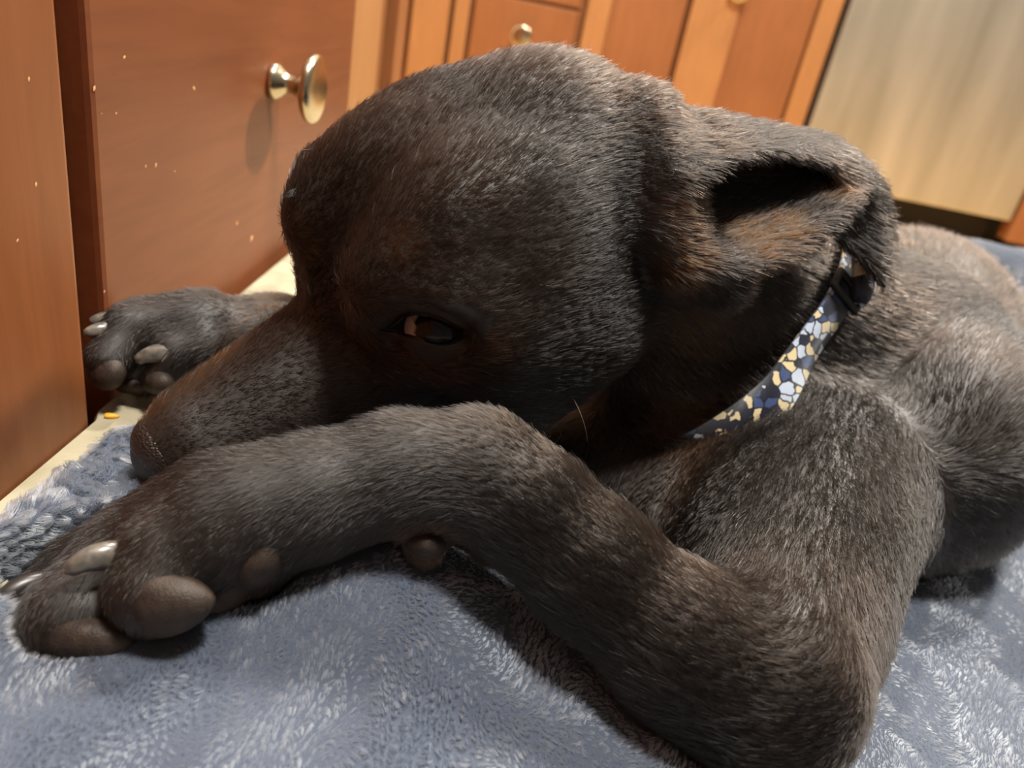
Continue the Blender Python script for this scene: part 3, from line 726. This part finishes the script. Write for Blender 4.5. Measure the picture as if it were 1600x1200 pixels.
dl = (hit(1330, 470)-CAM) @ FW
def loop_mesh():
    v = []
    for (a, b_), dz in zip(zip(LO, LI), (.000, .007, .009, .006, .002)):
        v += [P(*a, dl-dz-.003), P((a[0]+b_[0])/2, (a[1]+b_[1])/2, dl-dz-.004), P(*b_, dl-dz*.6-.002)]
    A = np.array(v).reshape(-1, 3, 3); t = np.linspace(0, 4, 25); i_ = np.clip(np.floor(t).astype(int), 0, 3); f = (t-i_)[:, None, None]
    g = lambda k: A[np.clip(k, 0, 4)]
    return strap_mesh(.5*((2*g(i_))+(-g(i_-1)+g(i_+1))*f+(2*g(i_-1)-5*g(i_)+4*g(i_+1)-g(i_+2))*f*f+(-g(i_-1)+3*g(i_)-3*g(i_+1)+g(i_+2))*f**3), False)
csub('strap_loop', loop_mesh(), M_WEB)
# slide: a flat black frame round the strap
fr = strap_pts(.0062, ab-.10, ab+.10, 3, .0215); fr_in = strap_pts(.0062, ab-.045, ab+.045, 3, .0160)
def frame_mesh(o_, i_):
    oc = [o_[0, 0], o_[0, 2], o_[2, 2], o_[2, 0]]; ic = [i_[0, 0], i_[0, 2], i_[2, 2], i_[2, 0]]
    return mesh('slide', [tuple(q) for q in oc+ic], [(k, (k+1) % 4, 4+(k+1) % 4, 4+k) for k in range(4)], False)
o = sub('slide_buckle', frame_mesh(fr, fr_in), M_BUCKLE, collar); md = o.modifiers.new('thickness', 'SOLIDIFY'); md.thickness = .0030; md.offset = 0
md = o.modifiers.new('bevel', 'BEVEL'); md.width = .0008; md.segments = 2

# ------------------------------------------------------------------ fur
def hair_mat(name, rough=.35, radial=.5, coat=0.0):
    mt = bpy.data.materials.new(name); mt.use_nodes = True; nt = mt.node_tree; N = nt.nodes; N.remove(N['Principled BSDF'])
    h = N.new('ShaderNodeBsdfHairPrincipled'); h.model = 'CHIANG'; h.parametrization = 'COLOR'
    at = N.new('ShaderNodeAttribute'); at.attribute_name = 'hair_color'; nt.links.new(at.outputs['Color'], h.inputs['Color'])
    h.inputs['Roughness'].default_value = rough; h.inputs['Radial Roughness'].default_value = radial; h.inputs['Coat'].default_value = coat
    nt.links.new(h.outputs[0], N['Material Output'].inputs['Surface']); return mt
def strands(name, root, tang, nor, length, lift, col, rad, mt, parent, npt=4, curl=.25, jit=.18, clump=0, cell=.0018):
    n = len(root); jt = rng.normal(size=(n, 3))*jit
    d0 = tang*np.cos(lift)[:, None]+nor*np.sin(lift)[:, None]+jt; d0 /= np.linalg.norm(d0, axis=1)[:, None]
    d1 = tang*np.cos(lift*curl)[:, None]+nor*np.sin(lift*curl)[:, None]+jt*1.3; d1 /= np.linalg.norm(d1, axis=1)[:, None]
    pts = np.zeros((n, npt, 3)); pts[:, 0] = root-nor*.0004; cur = pts[:, 0].copy()
    for k in range(1, npt):
        t = (k-.5)/(npt-1); dd = d0*(1-t)+d1*t; dd /= np.linalg.norm(dd, axis=1)[:, None]; cur = cur+dd*(length/(npt-1))[:, None]; pts[:, k] = cur
    if np.any(clump):                                        # strands lean together in small locks
        g = np.floor((root+cell*.9*np.stack([noise3(root, 1.6/cell, 51+c) for c in range(3)], 1))/cell).astype(np.int64); g -= g.min(0); gm = g.max(0)+1; key = (g[:, 0]*gm[1]+g[:, 1])*gm[2]+g[:, 2]
        uq, inv = np.unique(key, return_inverse=True); m_ = len(uq); cnt = np.bincount(inv, minlength=m_)[:, None]
        cen_ = np.stack([np.stack([np.bincount(inv, pts[:, k, c], m_) for c in range(3)], 1)/cnt for k in range(npt)], 1)
        for k in range(1, npt): pts[:, k] += (np.broadcast_to(clump, n)*(k/(npt-1)))[:, None]*(cen_[inv, k]-pts[:, k])
    cu = bpy.data.hair_curves.new(name); cu.add_curves([npt]*n)
    cu.attributes['position'].data.foreach_set('vector', pts.astype(np.float32).ravel())
    ra = cu.attributes.get('radius') or cu.attributes.new('radius', 'FLOAT', 'POINT')
    tap = np.linspace(1, .25, npt)[None]*(rad if np.ndim(rad) else np.full(n, rad))[:, None]
    ra.data.foreach_set('value', tap.astype(np.float32).ravel())
    ca_ = cu.attributes.new('hair_color', 'FLOAT_COLOR', 'CURVE'); ca_.data.foreach_set('color', np.concatenate([col, np.ones((n, 1))], 1).astype(np.float32).ravel())
    o = bpy.data.objects.new(name, cu); COL.objects.link(o); cu.materials.append(mt); o.parent = parent; o['kind'] = 'stuff'
    return o
def scatter(V, F, nor, wv, n):
    """random roots on quads, weight per face"""
    a = V[F[:, 0]]; b_ = V[F[:, 1]]; c = V[F[:, 2]]; d = V[F[:, 3]]
    ar = .5*np.linalg.norm(np.cross(c-a, d-b_), axis=1)*wv; cs = np.cumsum(ar); f = np.searchsorted(cs, rng.random(n)*cs[-1])
    u_ = rng.random((n, 1)); v_ = rng.random((n, 1))
    w4 = [(1-u_)*(1-v_), u_*(1-v_), u_*v_, (1-u_)*v_]
    mixf = lambda A: sum(w4[k]*A[F[f, k]] for k in range(4))
    return f, mixf
# flow of the coat: blend of the solids each point belongs to
flow = np.zeros_like(DV); best = np.full(len(DV), 9.0)
for kind, data, k, fl in prims:
    if fl is None or kind == 'neg': continue
    if kind == 'pts':
        b0, b1 = bounds(kind, data); sel = np.where(np.all((DV > b0-.006) & (DV < b1+.006), 1))[0]
        kd = kdtree.KDTree(len(data))
        for i_, q in enumerate(data): kd.insert(q, i_)
        kd.balance(); d = np.full(len(DV), 9.0)
        d[sel] = [kd.find(q)[2]-EAR_R-.001 for q in DV[sel].tolist()]
    else: d = evald(kind, data, DV)
    wt = np.exp(-np.clip(d, -.002, .2)/.004); flow += wt[:, None]*np.asarray(fl)
flow += .25*np.array([0, 0, -1])*np.linalg.norm(flow, axis=1)[:, None]
flow /= np.maximum(np.linalg.norm(flow, axis=1), 1e-9)[:, None]
# coat colour
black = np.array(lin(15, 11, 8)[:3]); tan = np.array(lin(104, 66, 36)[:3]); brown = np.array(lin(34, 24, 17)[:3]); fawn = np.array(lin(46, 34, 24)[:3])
colr = np.tile(black, (len(DV), 1)); 
nv_ = sst(-.2, .8, noise3(DV, 60, 21))[:, None]*.6; colr = colr*(1-nv_)+brown*nv_
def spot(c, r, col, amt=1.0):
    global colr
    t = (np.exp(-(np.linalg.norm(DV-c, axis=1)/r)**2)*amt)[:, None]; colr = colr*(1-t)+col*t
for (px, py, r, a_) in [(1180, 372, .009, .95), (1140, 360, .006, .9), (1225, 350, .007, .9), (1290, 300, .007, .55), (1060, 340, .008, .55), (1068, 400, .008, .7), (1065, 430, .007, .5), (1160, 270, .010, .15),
                   (615, 385, .006, .35), (690, 560, .007, .30), (640, 550, .006, .25), (760, 545, .006, .2), (700, 835, .005, .5), (660, 850, .006, .5), (230, 1020, .006, .5), (1080, 520, .02, .3), (1050, 650, .02, .3)]+[(225+k*30, 660-k*26, .007, .35) for k in range(8)]:  # last run of spots paints warm bounced light along the muzzle bridge
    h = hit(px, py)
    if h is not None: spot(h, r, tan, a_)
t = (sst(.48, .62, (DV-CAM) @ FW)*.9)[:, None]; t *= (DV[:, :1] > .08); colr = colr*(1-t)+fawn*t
# bare places
bald = np.zeros(len(DV), bool)
for c, r in nofur: bald |= np.linalg.norm((DV-c), axis=1) < r
dv_ = DV-CAM; dpt = dv_ @ FW; vx = 800+FPX*(dv_ @ EX)/dpt; vy = 600+FPX*(dv_ @ EY)/dpt
eyezone = lambda x_, y_, a_, b_: ((x_-668)/a_)**2+((y_-512)/b_)**2 < 1
bald |= eyezone(vx, vy, 80, 36) & (np.linalg.norm(DV-EYC, axis=1) < .04)
bald |= np.linalg.norm(DV-EYCR, axis=1) < EYE_R+.002
if FUR > 0:
    fcn = DV[DF].mean(1); fnr = dog_nor[DF].mean(1); dist = np.linalg.norm(fcn-CAM, axis=1); view = (CAM-fcn)/dist[:, None]
    facing = np.einsum('ij,ij->i', fnr, view)
    wf = np.clip(.30/dist, 0, 1.4)**2*np.where(facing > -.25, 1.0, .40)*(~bald[DF].any(1))
    fpx = np.array(proj(fcn[0])); 
    n = int(330000*FUR); f, mixf = scatter(DV, DF, dog_nor, wf, n)
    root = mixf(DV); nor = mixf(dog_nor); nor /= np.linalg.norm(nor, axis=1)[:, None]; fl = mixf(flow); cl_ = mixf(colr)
    fl = fl + .22*np.stack([noise3(root, 45, 31), noise3(root, 45, 32), noise3(root, 45, 33)], 1)
    tg = fl-np.einsum('ij,ij->i', fl, nor)[:, None]*nor; tg /= np.maximum(np.linalg.norm(tg, axis=1), 1e-6)[:, None]
    dd = (root-CAM) @ FW
    hd = (root-HM) @ HF                                # shorter on the face
    ln = np.interp(hd, [-.12, -.02, .10], [.0075, .0060, .0036])*rng.uniform(.7, 1.25, n)
    ln = np.where(np.abs((root-HM) @ HL) > .12, .0075*rng.uniform(.7, 1.3, n), ln)
    ln = np.where(dd > .40, ln*1.3, ln)
    cl_ = cl_*np.exp(rng.normal(size=(n, 1))*.45); gl = rng.random(n) < .012; cl_[gl] = np.array(lin(150, 138, 122)[:3])
    rad = .000108*np.clip(dd/.26, .8, 2.4)*np.interp(hd, [.0, .05], [1, .75])
    clm = np.interp(hd, [.0, .05], [.62, .3])*np.where(dd > .33, .7, 1.0)
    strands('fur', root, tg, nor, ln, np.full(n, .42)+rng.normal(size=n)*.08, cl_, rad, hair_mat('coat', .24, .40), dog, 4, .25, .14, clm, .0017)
    LV = np.array([q for r_ in rings for q in r_]); LF = np.array([(i_*64+(k+1) % 64, i_*64+k, (i_+1)*64+k, (i_+1)*64+(k+1) % 64) for i_ in range(3, 8) for k in range(64)])
    n = int(8000*FUR); f, mixf = scatter(LV, LF, None, np.ones(len(LF)), n); root = mixf(LV)
    nor = unit(CAM-EYC)[None]*.7+(root-EYC)/EYE_R*.6; nor /= np.linalg.norm(nor, axis=1)[:, None]
    fl = -HF-.2*HU; tg = fl-(nor @ fl)[:, None]*nor; tg /= np.linalg.norm(tg, axis=1)[:, None]
    strands('eyelid_fur', root, tg, nor, .0026*rng.uniform(.7, 1.2, n), np.full(n, .35), (black*.4+tan*.35)*rng.uniform(.6, 1.3, (n, 1)), .000065, hair_mat('lid_coat', .3, .4), dog, 4, .25, .14, .4, .0017)
    # fleece pile
    bn = np.zeros(len(BV.reshape(-1, 3))*3, np.float32); bl_me.vertices.foreach_get('normal', bn); bn = bn.reshape(-1, 3).astype(float)
    V_ = BV.reshape(-1, 3); c_ = V_[BF].mean(1); dist = np.linalg.norm(c_-CAM, axis=1)
    pr = np.array([proj(q) for q in c_[::1]]); inframe = (pr[:, 0] > -250) & (pr[:, 0] < 1850) & (pr[:, 1] > -100) & (pr[:, 1] < 1450) & (pr[:, 2] > .05)
    free = (und-Zl).reshape(-1)[BF].min(1) > .004
    wf = np.clip(.28/dist, 0, 1.5)**2*np.where(inframe, 1.0, .40)*free
    n = int(580000*FUR); f, mixf = scatter(V_, BF, bn, wf, n)
    root = mixf(V_); nor = mixf(bn); nor /= np.linalg.norm(nor, axis=1)[:, None]
    shf = mixf(sher.reshape(-1, 1))[:, 0]
    flat_ = root*np.array([1, 1, 0])                    # the nap is brushed to and fro in patches
    ang = 1.45*np.tanh(3.0*noise3(flat_, 75, 41)+1.2*noise3(flat_, 190, 45))+.35*noise3(flat_, 130, 42)+.4*noise3(flat_, 330, 43)
    tg = np.stack([np.cos(ang), np.sin(ang), 0*ang], 1); tg -= np.einsum('ij,ij->i', tg, nor)[:, None]*nor
    lift = np.clip(.60+.45*noise3(flat_, 120, 44), .30, 1.3)
    ln = (.0025+.0016*shf)*rng.uniform(.7, 1.2, n)
    c0 = np.array(lin(166, 179, 200)[:3]); cl_ = c0*rng.uniform(.75, 1.25, (n, 1))
    rd_ = .000125*np.clip((root-CAM) @ FW/.26, .8, 2.6); shg = (shf > .35+.2*rng.random(n)); pl = ~shg; mt_ = hair_mat('fleece', .26, .5)
    strands('fleece_pile', root[pl], tg[pl], nor[pl], ln[pl], lift[pl], cl_[pl], rd_[pl], mt_, blanket, 3, .8, .16, .7, .0023)
    strands('shaggy_hem', root[shg], tg[shg], nor[shg], ln[shg]*1.25, lift[shg]*.5+.5, cl_[shg]*.9, rd_[shg], mt_, blanket, 4, .8, .3, .75, .0050)
    # eyelashes and whiskers
def wire(name, pts, r, mt, parent):
    v, f, n = [], [], len(pts)
    for i_ in range(n):
        tg = unit(pts[min(i_+1, n-1)]-pts[max(i_-1, 0)]); s1 = unit(np.cross(tg, FW)); s2 = np.cross(tg, s1); k = r*(1-.8*i_/(n-1))
        v += [pts[i_]+k*(math.cos(w_)*s1+math.sin(w_)*s2) for w_ in (0, 1.57, 3.14, 4.71)]
    for i_ in range(n-1): f += [(i_*4+k, i_*4+(k+1) % 4, i_*4+4+(k+1) % 4, i_*4+4+k) for k in range(4)]
    return link(name, mesh(name, v, f), mt, parent)
M_WHISK = simple('whisker', lin(120, 104, 84), .35); M_LASH = simple('lash', lin(24, 18, 15), .3)
def bez(a, b_, c, n=10):
    t = np.linspace(0, 1, n)[:, None]; return (1-t)**2*a+2*(1-t)*t*b_+t*t*c
for k in range(22):
    t = k/21; q = np.array([642+t*78, 493+t*24-8*math.sin(math.pi*t)*0]); a = on_sphere(q[0], q[1], EYC, EYE_R+.001)
    tip = P(q[0]+10+8*t, q[1]+19+3*math.sin(k*2.3), 1); d = unit(tip-CAM); tip = CAM+d*(np.linalg.norm(a-CAM)-.0016)
    wire('eyelash', bez(a, (a+tip)/2-unit(a-CAM)*.0012, tip, 5), .00008, M_LASH, dog)
fd_ = (hit(476, 302)-CAM) @ FW
for k in range(7): wire('eyelash', bez(P(470, 292+k*2, fd_+.004), P(456, 296+k*2, fd_+.001), P(443-k % 3, 303+k*.8, fd_)), .00022, M_LASH, dog)
for a, b_, c in [((893, 618), (915, 655), (918, 690)), ((985, 628), (992, 622), (996, 634)), ((468, 238), (450, 222), (432, 224)), ((492, 232), (474, 236), (458, 232))]:
    h = hit(*a, .001)
    if h is None: h = P(a[0], a[1], .30)
    D_ = (h-CAM) @ FW; wire('whisker', bez(h, P(*b_, D_-.008), P(*c, D_-.006)), .00012, M_WHISK, dog)
print('dog verts', len(DV), 'minx', DV[:, 0].min(), DV[DV[:, 0].argmin()])
